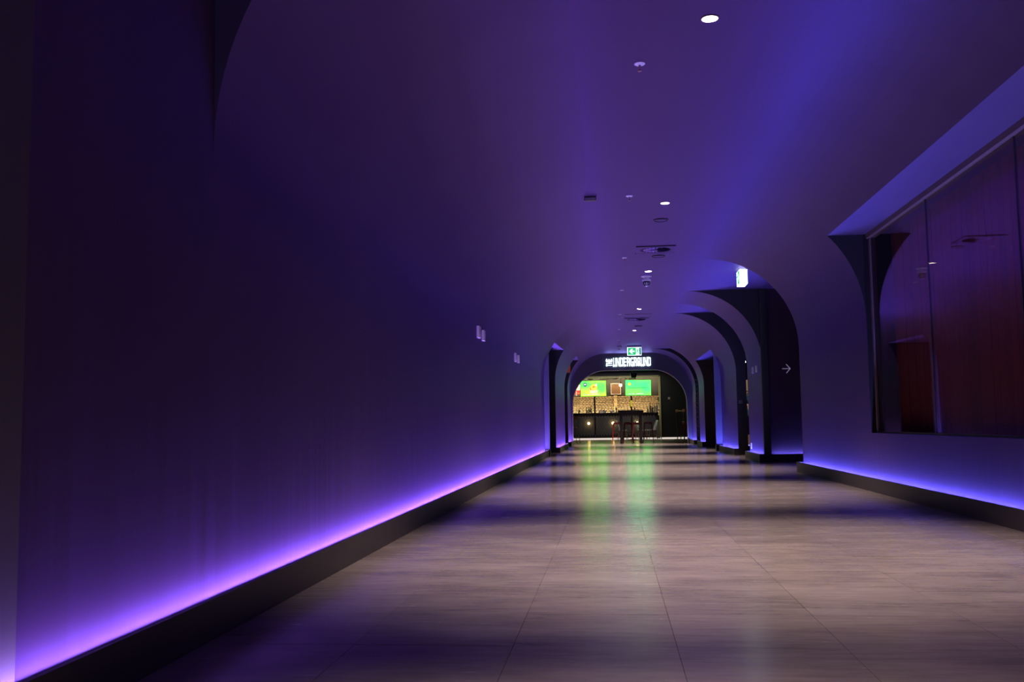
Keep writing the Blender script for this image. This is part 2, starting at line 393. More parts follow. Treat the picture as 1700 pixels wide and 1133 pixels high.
def skirt_led_x(x0, x1, y, nm, lab_b, lab_l):        # on a wall that faces the camera
    f = y-GAP-TH
    S = MB().box(x0, x1, f, f+TH, 0, SK).box(x0+.012, x1, f+TH, y, 0, SK-.085).box(x0, x0+.012, f+TH, y, 0, SK)
    struct(S.build(nm, SKIRT), lab_b)
    T = MB()
    tape(T, (x0+.014, y-.040, SK-.046), (x1, y-.040, SK-.046), (0, -1, 0), max(1, round((x1-x0)/.6)))
    tag(T.build('led_strip', [LEDR, SLOT]), lab_l, 'LED strip', 'LED strips behind the skirtings')
skirt_led_x(3.13, 6.05, 19.60, 'baseboard_side', 'black skirting of the arrow wall', 'LED strip at the foot of the wall with the arrow')
# the same detail on the near wall of that side opening (faces away from the camera)
S = MB().box(3.56, 6.05, 15.77+GAP, 15.77+GAP+TH, 0, SK).box(3.56, 6.05, 15.77, 15.77+GAP, 0, SK-.085)
struct(S.build('baseboard_side', SKIRT), 'hidden skirting on the near wall of the side opening')
T = MB()
tape(T, (3.57, 15.77+.040, SK-.046), (6.0, 15.77+.040, SK-.046), (0, 1, 0), 4)
tag(T.build('led_strip', [LEDR, SLOT]), 'LED strip on the hidden near wall of the side opening', 'LED strip', 'LED strips behind the skirtings')
# small black base blocks under the two returns
struct(MB().box(XL, XL2+.012, 24.04, 24.21, 0, .17).build('baseboard_left', BLACK, bevel=.004), 'black base block at the end of the long left wall')
struct(MB().box(2.825, XR, 26.89, 27.06, 0, .17).build('baseboard_right', BLACK, bevel=.004), 'black base block under the blue lit right return')
struct(MB().box(2.985, 3.12, 19.53, 19.62, 0, ZC-.01).build('trim_4', JAMB), 'black upright jamb between the slim pier and the arrow wall')
# side-opening soffit pockets share the ceiling; LED in the left and far right openings
def led_hidden(x0, x1, y, sy, lab):
    T = MB()
    tape(T, (x0, y+sy*.025, SK-.02), (x1, y+sy*.025, SK-.02), (0, sy, 0), 3)
    T.box(x0, x1, min(y+sy*.05, y+sy*.068), max(y+sy*.05, y+sy*.068), 0, SK, 1)
    tag(T.build('led_strip', [LEDR, SKIRT]), lab, 'LED strip', 'LED strips behind the skirtings')
led_hidden(-3.9, -1.68, 24.22, 1, 'hidden LED strip behind the end of the long left wall')
led_hidden(3.03, 5.5, 27.08, 1, 'hidden LED strip behind the third right pier')
led_hidden(3.13, 5.5, 21.74, 1, 'hidden LED strip behind the slim right pier')

# ------------------------------------------------------------------ window on the right
win = bpy.data.objects.new('window_1', None); COL.objects.link(win); struct(win, 'long dark glazed window in the right wall')
YG = [-2.8, -.75, 1.35, 3.40, 5.45, 7.52, 9.61, 11.58]
XG = 3.085
for a, b in zip(YG, YG[1:]):
    MB().box(XG, XG+.010, a+.006, b-.006, .67, 2.965).build('glass_pane', GLASS, win)
    MB().box(XG-.002, XG+.014, b-.006, b+.006, .66, 2.97).build('pane_joint', BLACK, win)
FRM = mat('window_frame', (.17, .12, .14), .5)
MB().box(XG-.045, XG+.05, YB, 11.65, 2.945, 3.0).build('frame_head', FRM, win)
MB().box(XG-.02, XG+.05, 11.58, 11.65, .655, 2.945).build('frame_jamb', FRM, win)
MB().box(XR+.002, XG-.02, 11.635, 11.65, .655, 2.995).build('reveal', BLACK, win)
MB().box(XG-.02, XG+.05, YB, 11.65, .655, .675).build('frame_sill', BLACK, win)
WOOD = mat('dark_timber', (.36, .085, .070), .5, noise=((14, 14, .8), .16, (.46, .125, .09)), bump=((60, 60, 1.5), .1))
WOOD2 = mat('dark_timber_b', (.30, .074, .062), .5, noise=((14, 14, .8), .16, (.38, .105, .08)), bump=((60, 60, 1.5), .1))
pan = bpy.data.objects.new('wall_panelling', None); COL.objects.link(pan); struct(pan, 'dark red brown upright timber boards behind the window glass')
bw = .142; src = []
for mm in (WOOD, WOOD2):
    src.append(MB().box(3.33, 3.352, 0, bw-.006, .655, 3.0).build('timber_board', mm, pan))
k = 0; y = -2.7
while y < 11.5:
    if k < 2: src[k].location = (random.uniform(-.002, .002), y, 0)
    else: place(random.choice(src), pan, (random.uniform(-.003, .003), y, 0))
    y += bw; k += 1
MB().box(3.36, 3.56, YB, 11.65, .655, 3.0).build('backing', JAMB, pan)

# ------------------------------------------------------------------ ceiling fittings
can = [(.046, .066), (.0495, .03), (.053, 0), (.060, -.001), (.060, -.004), (.0515, -.005), (.048, .03), (.044, .066)]
CANW = mat('downlight_reflector', (.8, .78, .76), .3, spec=.5)
RING = mat('downlight_ring', (.02, .02, .022), .4)
DARKC = mat('dark_speaker', (.035, .035, .04), .5)
place_words = ['above the photographer', 'nearest the camera and largest', 'second along the ceiling, beside a sprinkler', 'third along the ceiling, just before the dome camera',
               'fourth along the ceiling, before the far air vent', 'fifth and farthest visible, beyond the far air vent', 'hidden behind the green exit sign by the arch']
rg = MB().lathe(can, n=40, mis=[1, 1, 0, 0, 0, 1, 1]); ln = MB().lathe([(.046, .064), (.046, .068)], n=32)
d_ring = d_lens = None
for i, y in enumerate(DL_Y):
    t = thing('downlight', (DL_X, y, ZC), 'small round recessed warm downlight ' + place_words[i], 'downlight', 'recessed ceiling downlights')
    if d_ring is None:
        d_ring = rg.build('trim_ring', [RING, CANW], t, smooth=True); d_lens = ln.build('lens', BULB, t)
    else: place(d_ring, t); place(d_lens, t)
    L = bpy.data.lights.new('bulb', 'SPOT'); L.energy = SPOT_W; L.color = SPOT_COL; L.spot_size = math.radians(84); L.spot_blend = .55; L.shadow_soft_size = .03
    lo = bpy.data.objects.new('bulb', L); COL.objects.link(lo); lo.parent = t; lo.location = (0, 0, .055)
# sprinklers
sp_Y = [6.957, 11.134, 15.378, 19.2, 23.564, 27.335, 31.07]
ords = ['nearest the camera', 'second', 'third', 'fourth', 'fifth', 'sixth', 'seventh and farthest']
sp0 = None
for i, y in enumerate(sp_Y):
    t = thing('sprinkler', (.265, y, ZC), 'white pendant fire sprinkler, ' + ords[i] + ' in the row left of the downlights', 'sprinkler', 'ceiling sprinklers')
    if sp0 is None:
        a = MB().lathe([(.040, 0), (.040, -.004), (.030, -.010), (.012, -.012)], n=28).build('escutcheon', WHITE, t, smooth=True)
        b = MB().tube((0, 0, -.01), (0, 0, -.032), .009, .007, 12).tube((.007, 0, -.03), (.004, 0, -.055), .002, .002, 6).tube((-.007, 0, -.03), (-.004, 0, -.055), .002, .002, 6).build('frame_arms', mat('brass', (.5, .3, .3), .3, metal=.8), t, smooth=True)
        c = MB().tube((0, 0, -.032), (0, 0, -.052), .0025, .0025, 8).build('glass_bulb', mat('red_bulb', (.7, .08, .08), .2), t)
        d = MB().lathe([(.004, -.054), (.014, -.056), (.014, -.058), (.004, -.058)], n=16).build('deflector', mat('brass', (.5, .3, .3)), t)
        sp0 = (a, b, c, d)
    else:
        for q in sp0: place(q, t)
# flush speakers
def speaker(x, y, r, lab):
    t = thing('ceiling_speaker', (x, y, ZC), lab, 'speaker', 'flush ceiling speakers')
    MB().lathe([(r, 0), (r, -.010), (r-.012, -.014), (r-.016, -.006), (r-.018, -.005)], n=40).build('rim', mat('speaker_rim', (.02, .017, .024), .5), t, smooth=True)
    MB().lathe([(r-.018, -.004), (r-.05, -.009), (.002, -.011)], n=40).build('grille', CEILP, t, smooth=True)
speaker(.70, 12.54, .10, 'round flush ceiling speaker just behind the second downlight')
speaker(.80, 15.32, .11, 'dark round speaker just behind the square air vent')
speaker(.79, 26.5, .11, 'round speaker near the far air vent')
# swirl air diffusers
def diffuser(x, y, s, lab):
    t = thing('air_vent', (x, y, ZC), lab, 'air vent', 'square swirl air vents')
    h = s/2; P_ = MB()
    n = 40; r = s*.41
    inn = [(r*math.cos(2*math.pi*i/n), r*math.sin(2*math.pi*i/n), -.012) for i in range(n)]; out = []
    for i in range(n):
        a = 2*math.pi*i/n; c, s_ = math.cos(a), math.sin(a); k = h/max(abs(c), abs(s_)); out.append((k*c, k*s_, -.012))
    P_.add(inn+out, [(i, (i+1) % n, n+(i+1) % n, n+i) for i in range(n)])
    P_.box(-h, h, -h-.004, -h, -.012, 0).box(-h, h, h, h+.004, -.012, 0).box(-h-.004, -h, -h, h, -.012, 0).box(h, h+.004, -h, h, -.012, 0)
    VM = CEILP
    P_.build('face_plate', VM, t)
    MB().box(-h-.012, h+.012, -h-.014, -h-.004, -.016, 0).build('edge_strip', BLACK, t); MB().box(-h-.012, h+.012, h+.004, h+.008, -.014, 0).build('edge_strip', BLACK, t)
    MB().lathe([(r, -.004), (r, -.002)], n=40).build('dark_throat', mat('vent_throat', (.02, .02, .022), .6), t)
    bl = None
    for i in range(18):
        if bl is None:
            B = MB(); B.add([(.05, -.006, -.016), (r-.005, -.030, -.016), (r-.005, .014, -.005), (.05, .008, -.005), (.05, -.006, -.018), (r-.005, -.030, -.018), (r-.005, .014, -.007), (.05, .008, -.007)],
                            [(0,1,2,3), (7,6,5,4), (0,4,5,1), (1,5,6,2), (2,6,7,3), (3,7,4,0)])
            bl = B.build('blade', VM, t); q = bl
        else: q = place(bl, t)
        q.rotation_euler = (0, 0, 2*math.pi*i/18)
    MB().lathe([(.05, -.006), (.05, -.018), (.001, -.020)], n=24).build('hub', VM, t, smooth=True)
diffuser(.72, 14.70, .57, 'square ceiling air vent with swirl blades, the nearer of two')
diffuser(.69, 24.75, .60, 'square ceiling air vent with swirl blades, the farther of two')
t = thing('access_panel', (.70, 23.85, ZC), 'flat ceiling access panel before the far air vent', 'access panel')
MB().box(-.31, .31, -.28, .28, -.006, 0).build('panel_door', CEILP, t)
MB().box(-.33, .33, -.30, -.28, -.008, 0).build('edge_strip', BLACK, t); MB().box(-.33, .33, .28, .30, -.008, 0).build('edge_strip', BLACK, t)
# sensor box
t = thing('sensor_box', (-.19, 11.1, ZC), 'small black motion sensor box on the ceiling left of the sprinklers', 'sensor')
MB().box(-.07, .07, -.03, .03, -.050, .004).build('housing', mat('sensor_black', (.016, .016, .018), .35), t, bevel=.004)
MB().box(-.062, .062, -.033, -.030, -.046, -.018).build('window', mat('sensor_lens', (.16, .16, .15), .3), t)
# dome camera
t = thing('dome_camera', (.685, 17.44, ZC), 'white ceiling security camera with dark dome behind the third downlight', 'camera')
MB().lathe([(.095, 0), (.095, -.010), (.085, -.016), (.062, -.018)], n=32).build('base_plate', WHITE, t, smooth=True)
MB().lathe([(.040, -.016), (.046, -.050), (.076, -.056), (.078, -.084), (.066, -.092)], n=32).build('collar', WHITE, t, smooth=True)
MB().lathe([(.064, -.090), (.064, -.126), (.050, -.165), (.025, -.182), (.001, -.186)], n=28).build('dome', mat('dome_dark', (.02, .02, .025), .08, spec=.8), t, smooth=True)
MB().tube((0, -.064, -.118), (0, -.050, -.160), .012, .012, 10).tube((.035, -.055, -.118), (.03, -.045, -.16), .01, .01, 8).tube((-.035, -.055, -.118), (-.03, -.045, -.16), .01, .01, 8).ball((0, -.03, -.178), .022).build('lens', mat('lens_silver', (.55, .55, .6), .25, metal=.6), t, smooth=True)
# smoke detector
t = thing('smoke_detector', (.325, 33.4, ZC), 'round smoke detector left of the green exit sign', 'smoke detector')
MB().lathe([(.085, 0), (.088, -.03), (.08, -.055), (.05, -.075), (.045, -.095), (.001, -.10)], n=28).build('body', mat('detector', (.35, .33, .4), .4), t, smooth=True)
MB().lathe([(.035, -.100), (.03, -.115), (.001, -.118)], n=20).build('vent_cap', BLACK, t, smooth=True)

# ------------------------------------------------------------------ small wall boxes
def wallplate(side, y, z, lab, h=.135, wdt=.10, d=.035, mt=WHITE):
    sg, xw = (-1, XL) if side == 'L' else (1, XR)
    t = thing('wall_box', (xw, y, z), lab, 'wall box', 'small white boxes on the walls')
    x0, x1 = sorted((0, -sg*d))
    hb = MB().box(x0, x1, -wdt/2, wdt/2, -h/2, h/2).build('housing', mt, t, bevel=.004)
    x0, x1 = sorted((-sg*d, -sg*(d+.006)))
    MB().box(x0, x1, -.012, .012, .012, .036).build('button', mat('plate_grey', (.45, .45, .48), .3), t)
    MB().box(x0, x1, -.012, .012, -.03, -.006).build('button', mat('plate_grey', (.45, .45, .48), .3), t)
wallplate('L', 12.05, 1.985, 'larger box of the nearer pair high on the left wall', .15, .17)
wallplate('L', 12.50, 1.98, 'smaller box of the nearer pair high on the left wall', .14, .13)
wallplate('L', 16.75, 1.98, 'first box of the farther pair high on the left wall', .15, .17)
wallplate('L', 17.28, 1.985, 'second box of the farther pair high on the left wall', .14, .13)
wallplate('R', 20.25, 1.88, 'upper box on the slim right pier, nearer of two')
wallplate('R', 20.76, 1.88, 'upper box on the slim right pier, farther of two')
wallplate('R', 21.45, .27, 'power outlet low on the slim right pier', .13, .12, .012)
t = thing('door_plate', (3.09, 23.63, 1.27), 'small grey push plate on the black jamb of the third right pier', 'door plate')
MB().box(-.045, .045, -.008, .01, -.04, .04).build('plate', GREY, t, bevel=.002); MB().tube((-.03, -.02, 0), (.03, -.02, 0), .006, .006, 8).build('bar', GREY, t)
# arrow on the side wall
t = thing('arrow_sign', (3.48, 19.597, 1.838), 'thin pale arrow pointing right on the dark side wall', 'sign')
AM = mat('arrow_vinyl_glow', (.62, .58, .72), .4, emit=(.62, .55, .85), es=.18)  # faint emission brightens the vinyl, which is no lamp
MB().box(-.082, .078, -.006, .0, -.007, .007).build('shaft', AM, t)
MB().prism([(.082, 0), (.004, .094), (-.008, .084), (.062, 0), (-.008, -.084), (.004, -.094)], 'y', -.006, 0).build('head', AM, t)

# ------------------------------------------------------------------ exit signs
GRN = mat('exit_green', (.02, .3, .10), .4, emit=(.02, .42, .12), es=1.4)
DGRN = mat('exit_dark_green', (.0, .2, .10), .4, emit=(.0, .20, .10), es=.9)
EWH = mat('exit_white', (.9, .95, .92), .4, emit=(.80, 1, .90), es=1.3)
EBOX = mat('exit_box_lit', (.9, .95, .95), .4, emit=(.80, 1, .97), es=2.6)
def running_man(P, ox, oz, s, mk):
    mk([(ox+.05*s, oz+.30*s), (ox+.13*s, oz+.30*s), (ox+.15*s, oz+.38*s), (ox+.10*s, oz+.44*s), (ox+.04*s, oz+.38*s)])
    mk([(ox-.10*s, oz-.05*s), (ox+.04*s, oz-.08*s), (ox+.10*s, oz+.26*s), (ox-.02*s, oz+.28*s)])
    mk([(ox-.10*s, oz-.05*s), (ox+.03*s, oz-.06*s), (ox-.12*s, oz-.22*s), (ox-.32*s, oz-.24*s), (ox-.32*s, oz-.17*s), (ox-.15*s, oz-.15*s)])
    mk([(ox-.02*s, oz-.08*s), (ox+.06*s, oz-.08*s), (ox+.14*s, oz-.24*s), (ox+.02*s, oz-.42*s), (ox-.06*s, oz-.40*s), (ox+.05*s, oz-.24*s)])
    mk([(ox+.04*s, oz+.26*s), (ox+.10*s, oz+.22*s), (ox+.20*s, oz+.10*s), (ox+.32*s, oz+.14*s), (ox+.30*s, oz+.20*s), (ox+.20*s, oz+.18*s)])
    mk([(ox-.02*s, oz+.28*s), (ox-.20*s, oz+.20*s), (ox-.24*s, oz+.04*s), (ox-.17*s, oz+.04*s), (ox-.14*s, oz+.15*s), (ox-.01*s, oz+.20*s)])
t = thing('exit_sign', (.83, 33.3, ZC), 'green running man exit sign with left arrow above the lit letters', 'exit sign', 'green exit signs')
MB().box(-.24, .24, -.04, .04, -.06, 0).build('bracket', mat('exit_bracket', (.25, .22, .32), .4), t, bevel=.004)
MB().box(-.245, .245, -.03, .03, -.345, -.06).build('light_box', EWH, t, bevel=.004); lb = t.children[-1]
MB().box(-.215, .05, -.034, -.030, -.325, -.08).build('arrow_field', GRN, lb)
MB().box(.17, .225, -.034, -.030, -.325, -.08).build('door_field', DGRN, lb)
MB().prism([(-.18, -.20), (-.10, -.115), (-.04, -.115), (-.09, -.175), (.01, -.175), (.01, -.225), (-.09, -.225), (-.04, -.285), (-.10, -.285)], 'y', -.038, -.034).build('arrow', EWH, lb)
P = MB(); running_man(P, .11, -.20, .24, lambda q: P.prism(q, 'y', -.034, -.030)); P.build('running_figure', GRN, lb)
t = thing('exit_sign', (2.315, 16.95, ZC), 'white glowing exit sign box hung edge-on in the right side opening', 'exit sign', 'green exit signs')
MB().box(-.055, .055, -.10, .10, -.02, 0).tube((0, 0, -.02), (0, 0, -.03), .02).build('bracket', WHITE, t)
MB().box(-.068, .068, -.19, .19, -.285, -.03).build('light_box', EBOX, t, bevel=.006); lb = t.children[-1]
MB().box(-.072, -.068, -.17, .02, -.27, -.045).build('arrow_field', GRN, lb)
MB().prism([(-.14, -.155), (-.06, -.085), (-.03, -.085), (-.07, -.14), (0, -.14), (0, -.17), (-.07, -.17), (-.03, -.225), (-.06, -.225)], 'x', -.075, -.072).build('arrow', EWH, lb)
P = MB(); running_man(P, .10, -.155, .22, lambda q: P.prism(q, 'x', -.072, -.068)); P.build('running_figure', GRN, lb)
# orange red sign on the left far opening
t = thing('notice_panel', (-1.80, 34.28, 2.62), 'small orange red panel in the last opening on the left', 'notice')
MB().box(-.20, .38, -.015, .015, 0, .38).build('panel', mat('orange_panel_glow', (.55, .10, .04), .5, emit=(.9, .18, .06), es=.08), t)  # weak self-glow added to the panel colour
MB().box(-.20, .38, -.02, .02, -.015, 0).build('edge', mat('orange_edge', (.5, .25, .15), .5), t)

# ---- lit letters on the arch
SIGNM = mat('sign_letters', (.9, 1, 1), .4, emit=(.80, 1.0, 1.0), es=1.7)
SIDE = mat('letter_sides', (.2, .2, .22), .5)
# block letters on a 5 x 8 grid made of strokes (x0,x1,z0,z1) and corner cuts
LET = {
 'U': [(0,1.5,0,8), (3.5,5,0,8), (0,5,0,1.5)], 'N': [(0,1.3,0,8), (3.7,5,0,8), ('d',1.0,7.6,4.0,.4,1.1)], 'D': [(0,1.5,0,8), (3.5,5,.7,7.3), (0,4.3,0,1.5), (0,4.3,6.5,8)],
 'E': [(0,1.7,0,8), (0,4.8,0,1.6), (0,4.2,3.2,4.8), (0,4.8,6.4,8)], 'R': [(0,1.7,0,8), (3.3,5,3.9,7.4), (0,4.4,6.4,8), (0,4.4,3.2,4.8), (3.3,5,0,3.4)],
 'G': [(0,1.7,.7,7.3), (.6,4.8,0,1.6), (.6,4.8,6.4,8), (3.3,5,0,4.2), (2.6,5,2.9,4.2)], 'O': [(0,1.7,.7,7.3), (3.3,5,.7,7.3), (.6,4.4,0,1.6), (.6,4.4,6.4,8)],
 'T': [(0,5,6.4,8), (1.65,3.35,0,8)], 'H': [(0,1.7,0,8), (3.3,5,0,8), (0,5,3.2,4.8)], 'Q': [(0,5,.6,2.6), (0,1.5,.6,7.4), (3.5,5,.6,7.4), (.6,4.4,6.4,8), (1.0,4.0,2.4,4.9), (.6,4.4,0,1.0)],
}
sign = thing('wall_sign', (0, YF, 2.94), 'glowing white block lettering on the dark arch above the bar', 'sign')
def letter(ch, x, z, w_, h_, rot=False):
    P = MB()
    def T_(px, pz):
        if not rot: return (x+px/5*w_, z+pz/8*h_)
        return (x + (8-pz)/8*h_, z + px/5*w_)
    for s_ in LET[ch]:
        if s_[0] == 'd':
            _, xa, za, xb, zb, tk = s_
            q = [(xa-tk/2, za), (xa+tk/2, za), (xb+tk/2, zb), (xb-tk/2, zb)]
        else: q = [(s_[0], s_[2]), (s_[1], s_[2]), (s_[1], s_[3]), (s_[0], s_[3])]
        P.prism([T_(*c) for c in q], 'y', -.045, -.015, 0)
    P.build('letter', SIGNM, sign)
wd = 1.447/11; xx = .108
for i, ch in enumerate('UNDERGRQUND'):
    letter(ch, xx+i*wd, .01, wd*.84, .335)
zz = .02
for i, ch in enumerate('THE'): letter(ch, -.161, zz+i*.102, .090, .232, True)
MB().box(-.16, 1.55, -.015, 0, .15, .17).build('mounting_rail', BLACK, sign)

# ================================================================== the bar beyond the arch
YW = 47.0                                          # plane of the bar opening
PLANK = mat('lobby_planks', (.24, .13, .065), .24, noise=((.8, 9, 1), .2, (.34, .20, .10)))
struct(MB().box(-5, 7, YF+.25, YW, -.12, -.002).build('floor_lobby', PLANK), 'brown timber floor beyond the arch')
struct(MB().box(-5, 7, YW, 51, -.12, .07).build('floor_bar', mat('bar_floor', (.3, .28, .26), .5, noise=((2, 2, 2), .2, (.35, .33, .3)))), 'raised floor of the bar')
struct(MB().box(-5, 7, YW-.03, YW, -.02, .075).build('trim_5', mat('glowing_step', (.62, .58, .55), .5, emit=(1, .90, .82), es=.7)), 'pale glowing step edge in front of the bar')  # step edge emits a little, standing in for light on it
struct(MB().box(-5, 7, YF+.25, YW, 3.3, 3.45).build('ceiling_lobby', JAMB), 'dark ceiling of the lobby')
struct(MB().box(-5, 7, YW, 51, 3.35, 3.45).build('ceiling_bar', mat('bar_ceiling', (.05, .05, .05), .6)), 'dark ceiling of the bar')
DGW = mat('dark_green_wall', (.013, .016, .015), .55, noise=((1, 1, 1), .2, (.017, .020, .019)))
struct(MB().box(2.36, 7, YW, YW+.15, 0, 3.3).box(-5, 2.36, YW, YW+.15, 3.06, 3.3).build('wall_bar_front', DGW), 'dark wall round the bar opening')
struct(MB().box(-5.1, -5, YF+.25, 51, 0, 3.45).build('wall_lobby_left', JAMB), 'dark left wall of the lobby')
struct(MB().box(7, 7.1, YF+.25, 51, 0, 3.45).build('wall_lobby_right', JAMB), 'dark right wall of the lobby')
GWALL = mat('bar_grey_wall', (.040, .043, .042), .6, noise=((3, 3, 3), .2, (.05, .053, .052)))
struct(MB().box(-5, 7, 50.6, 50.75, 0, 3.4).build('wall_bar_back', GWALL), 'grey upper wall behind the bar')
FR = mat('opening_frame', (.55, .55, .24), .4)
struct(MB().box(2.29, 2.32, YW-.03, YW+.1, .07, 2.99).box(2.335, 2.375, YW-.05, YW, 0, 3.02).build('trim_6', FR), 'yellowish metal frame post of the bar opening')
struct(MB().box(-5, 2.29, YW-.03, YW+.05, 2.965, 3.0).box(-5, 2.29, YW-.05, YW, 3.03, 3.06).build('trim_7', FR), 'yellowish metal rail above the bar opening')

# bar counter
bar = thing('bar_counter', (0, 48.2, .07), 'long dark bar with quilted front below the screens', 'bar counter')
QUILT = mat('quilted_navy', (.070, .074, .095), .55)
B = MB(); B.box(-4.9, 2.3, 0, .5, .05, 1.19).build('carcass', BLACK, bar)
# quilted front of raised diamonds, small: one part
Qd = MB(); dx, dz = .14, .24
for i in range(int(5.2/dx*1)+2):
    for j in range(8):
        cx_ = -2.9+dx*i+(dx/2 if j % 2 else 0); cz = .12+dz/2*(j+.5)
        if cx_ > 2.2: continue
        a, c = dx/2-.004, dz/2-.005
        Qd.add([(cx_-a, -.004, cz), (cx_, -.004, cz-c), (cx_+a, -.004, cz), (cx_, -.004, cz+c), (cx_, -.008, cz)], [(0,1,4), (1,2,4), (2,3,4), (3,0,4)])
o = Qd.build('quilting', QUILT, bar); o['kind'] = 'stuff'
MB().box(-4.9, 2.32, -.12, .6, 1.19, 1.235).build('counter_top', mat('counter_top', (.05, .04, .035), .25), bar, bevel=.005)
MB().box(-4.9, 2.3, -.02, .1, .0, .05).build('plinth', BLACK, bar)
# globe lamps on the bar front
GL = mat('globe_glass', (1, .8, .4), .4, emit=(1, .62, .18), es=26)
lw = ['left one', 'middle one', 'right one behind the tall table']
for i, x in enumerate((-1.13, .068, 1.25)):
    t = thing('globe_lamp', (x, 48.14, .79), 'glowing warm globe lamp on the bar front, ' + lw[i], 'lamp', 'globe lamps on the bar front')
    MB().ball((0, -.08, 0), .058).build('globe', GL, t, smooth=True)
    MB().tube((0, .03, 0), (0, -.03, 0), .035, .028, 14).build('holder', mat('brass_lamp', (.4, .26, .1), .3, metal=1), t, smooth=True)
# golden masonry back wall: small pieces, joined
bb = bpy.data.objects.new('wall_bar_feature', None); COL.objects.link(bb); struct(bb, 'golden rough block wall behind the bar')
BRK = mat('golden_block', (.46, .33, .17), .55, noise=((7, 7, 16), .2, (.62, .48, .28)))
MB().box(-4.8, 2.45, 50.52, 50.6, .1, 2.22).build('mortar_wall', mat('dark_mortar', (.05, .035, .02), .8), bb)
Bk = MB(); z = 1.10; row = 0
while z < 2.17:
    x = -2.6+(.10 if row % 2 else 0)
    while x < 2.38:
        wv = random.uniform(.13, .16); d = random.uniform(.03, .09); hgt = random.uniform(.034, .046)
        Bk.box(x, x+wv, 50.52-d, 50.52, z, z+hgt); x += wv+.022
    z += .079; row += 1
o = Bk.build('blocks', BRK, bb); o['kind'] = 'stuff'
MB().box(.15, .30, 50.36, 50.52, 1.2, 2.22).box(.13, .32, 50.34, 50.52, 2.14, 2.22).build('pilaster', mat('gold_pilaster', (.60, .46, .24), .5, noise=((12, 12, 20), .15, (.4, .28, .12))), bb)
# strip lamps that light the block wall from above the back bar and from below
def strip_lamp(loc, L_, rx, en, col, lab, sp=.06, up=.05):
    t = thing('strip_lamp', loc, lab, 'lamp')
    MB().box(-L_/2, L_/2, -.03, .03, .004, .05).build('housing', BLACK, t)
    if up > .05:
        for k in (-.3, .3): MB().tube((k*L_, 0, .05), (k*L_, 0, up), .006, .006, 6).build('hanger', BLACK, t)
    A = bpy.data.lights.new('tube', 'AREA'); A.shape = 'RECTANGLE'; A.size = L_; A.size_y = sp; A.energy = en; A.color = col
    a = bpy.data.objects.new('tube', A); COL.objects.link(a); a.parent = t; a.rotation_euler = (rx, 0, 0)
strip_lamp((-.1, 50.0, 3.2), 5.2, math.radians(25), 130, (1, .74, .42), 'warm strip lamp over the back bar', up=.15)
t = thing('back_counter', (0, 50.05, .07), 'dark back counter under the golden block wall', 'counter')
MB().box(-4.8, 2.4, -.35, .35, .04, 1.02).build('cabinet', BLACK, t); MB().box(-4.8, 2.42, -.38, .38, 1.02, 1.06).build('worktop', mat('counter_top', (.05, .04, .035), .25), t); MB().box(-4.8, 2.4, -.30, .35, 0, .04).build('plinth', BLACK, t)
t = thing('shelf_lamp', (-.1, 49.85, 1.13), 'warm strip lamp on the back counter lighting the block wall', 'lamp')
MB().box(-2.5, 2.5, -.05, .05, 0, .03).build('housing', BLACK, t)
A = bpy.data.lights.new('tube', 'AREA'); A.shape = 'RECTANGLE'; A.size = 5.0; A.size_y = .05; A.energy = 95; A.color = (1, .80, .50)
a = bpy.data.objects.new('tube', A); COL.objects.link(a); a.parent = t; a.location = (0, .02, .036); a.rotation_euler = (math.radians(130), 0, 0)
strip_lamp((.5, 45.9, 3.25), 3.6, 0, 42, (1, .93, .84), 'added unseen strip lamp on the lobby ceiling, fill light before the bar')  # added out of view to brighten the chairs, step and bar front

# screens
def font_mesh(txt, size, name, m_, parent, loc, bold=0.):
    c = bpy.data.curves.new('txt', 'FONT'); c.body = txt; c.size = size; c.offset = bold; c.align_x = 'CENTER'; c.align_y = 'CENTER'; c.extrude = .001
    tmp = bpy.data.objects.new('txt', c); COL.objects.link(tmp); dg = bpy.context.evaluated_depsgraph_get()
    me = bpy.data.meshes.new_from_object(tmp.evaluated_get(dg)); bpy.data.objects.remove(tmp)
    me.materials.clear(); me.materials.append(m_); me.name = name
    o = bpy.data.objects.new(name, me); COL.objects.link(o); o.parent = parent; o.location = loc; o.rotation_euler = (math.pi/2, 0, 0); return o
def em(name, c, s_=1.0): return mat(name, tuple(v*.3 for v in c), .4, emit=c, es=s_)
def screen_mat(name, c1, c2, st):
    M = bpy.data.materials.new(name); M.use_nodes = True; nt = M.node_tree; b = nt.nodes['Principled BSDF']
    tc = nt.nodes.new('ShaderNodeTexCoord'); g = nt.nodes.new('ShaderNodeTexNoise'); g.inputs['Scale'].default_value = 1.6; g.inputs['Detail'].default_value = 0
    rp = nt.nodes.new('ShaderNodeValToRGB'); rp.color_ramp.elements[0].position = .42; rp.color_ramp.elements[1].position = .62
    rp.color_ramp.elements[0].color = (*c1, 1); rp.color_ramp.elements[1].color = (*c2, 1)
    nt.links.new(tc.outputs['Object'], g.inputs['Vector']); nt.links.new(g.outputs[0], rp.inputs[0]); nt.links.new(rp.outputs[0], b.inputs['Emission Color'])
    b.inputs['Emission Strength'].default_value = st; b.inputs['Base Color'].default_value = (.02, .02, .02, 1); b.inputs['Roughness'].default_value = .3
    return M
def disc(P, cx_, cz, r, y0, y1, a0=0, a1=2*math.pi, n=28):
    pts = [(cx_+r*math.cos(a0+(a1-a0)*i/n), cz+r*math.sin(a0+(a1-a0)*i/n)) for i in range(n if a1-a0 > 6.2 else n+1)]
    if a1-a0 < 6.2: pts.append((cx_, cz))
    P.prism(pts, 'y', y0, y1); return P
SCR = screen_mat('screen_green', (.030, .50, .026), (.125, .49, .012), 7.5)
SCR2 = screen_mat('screen_green_b', (.016, .50, .050), (.045, .50, .025), 7.5)
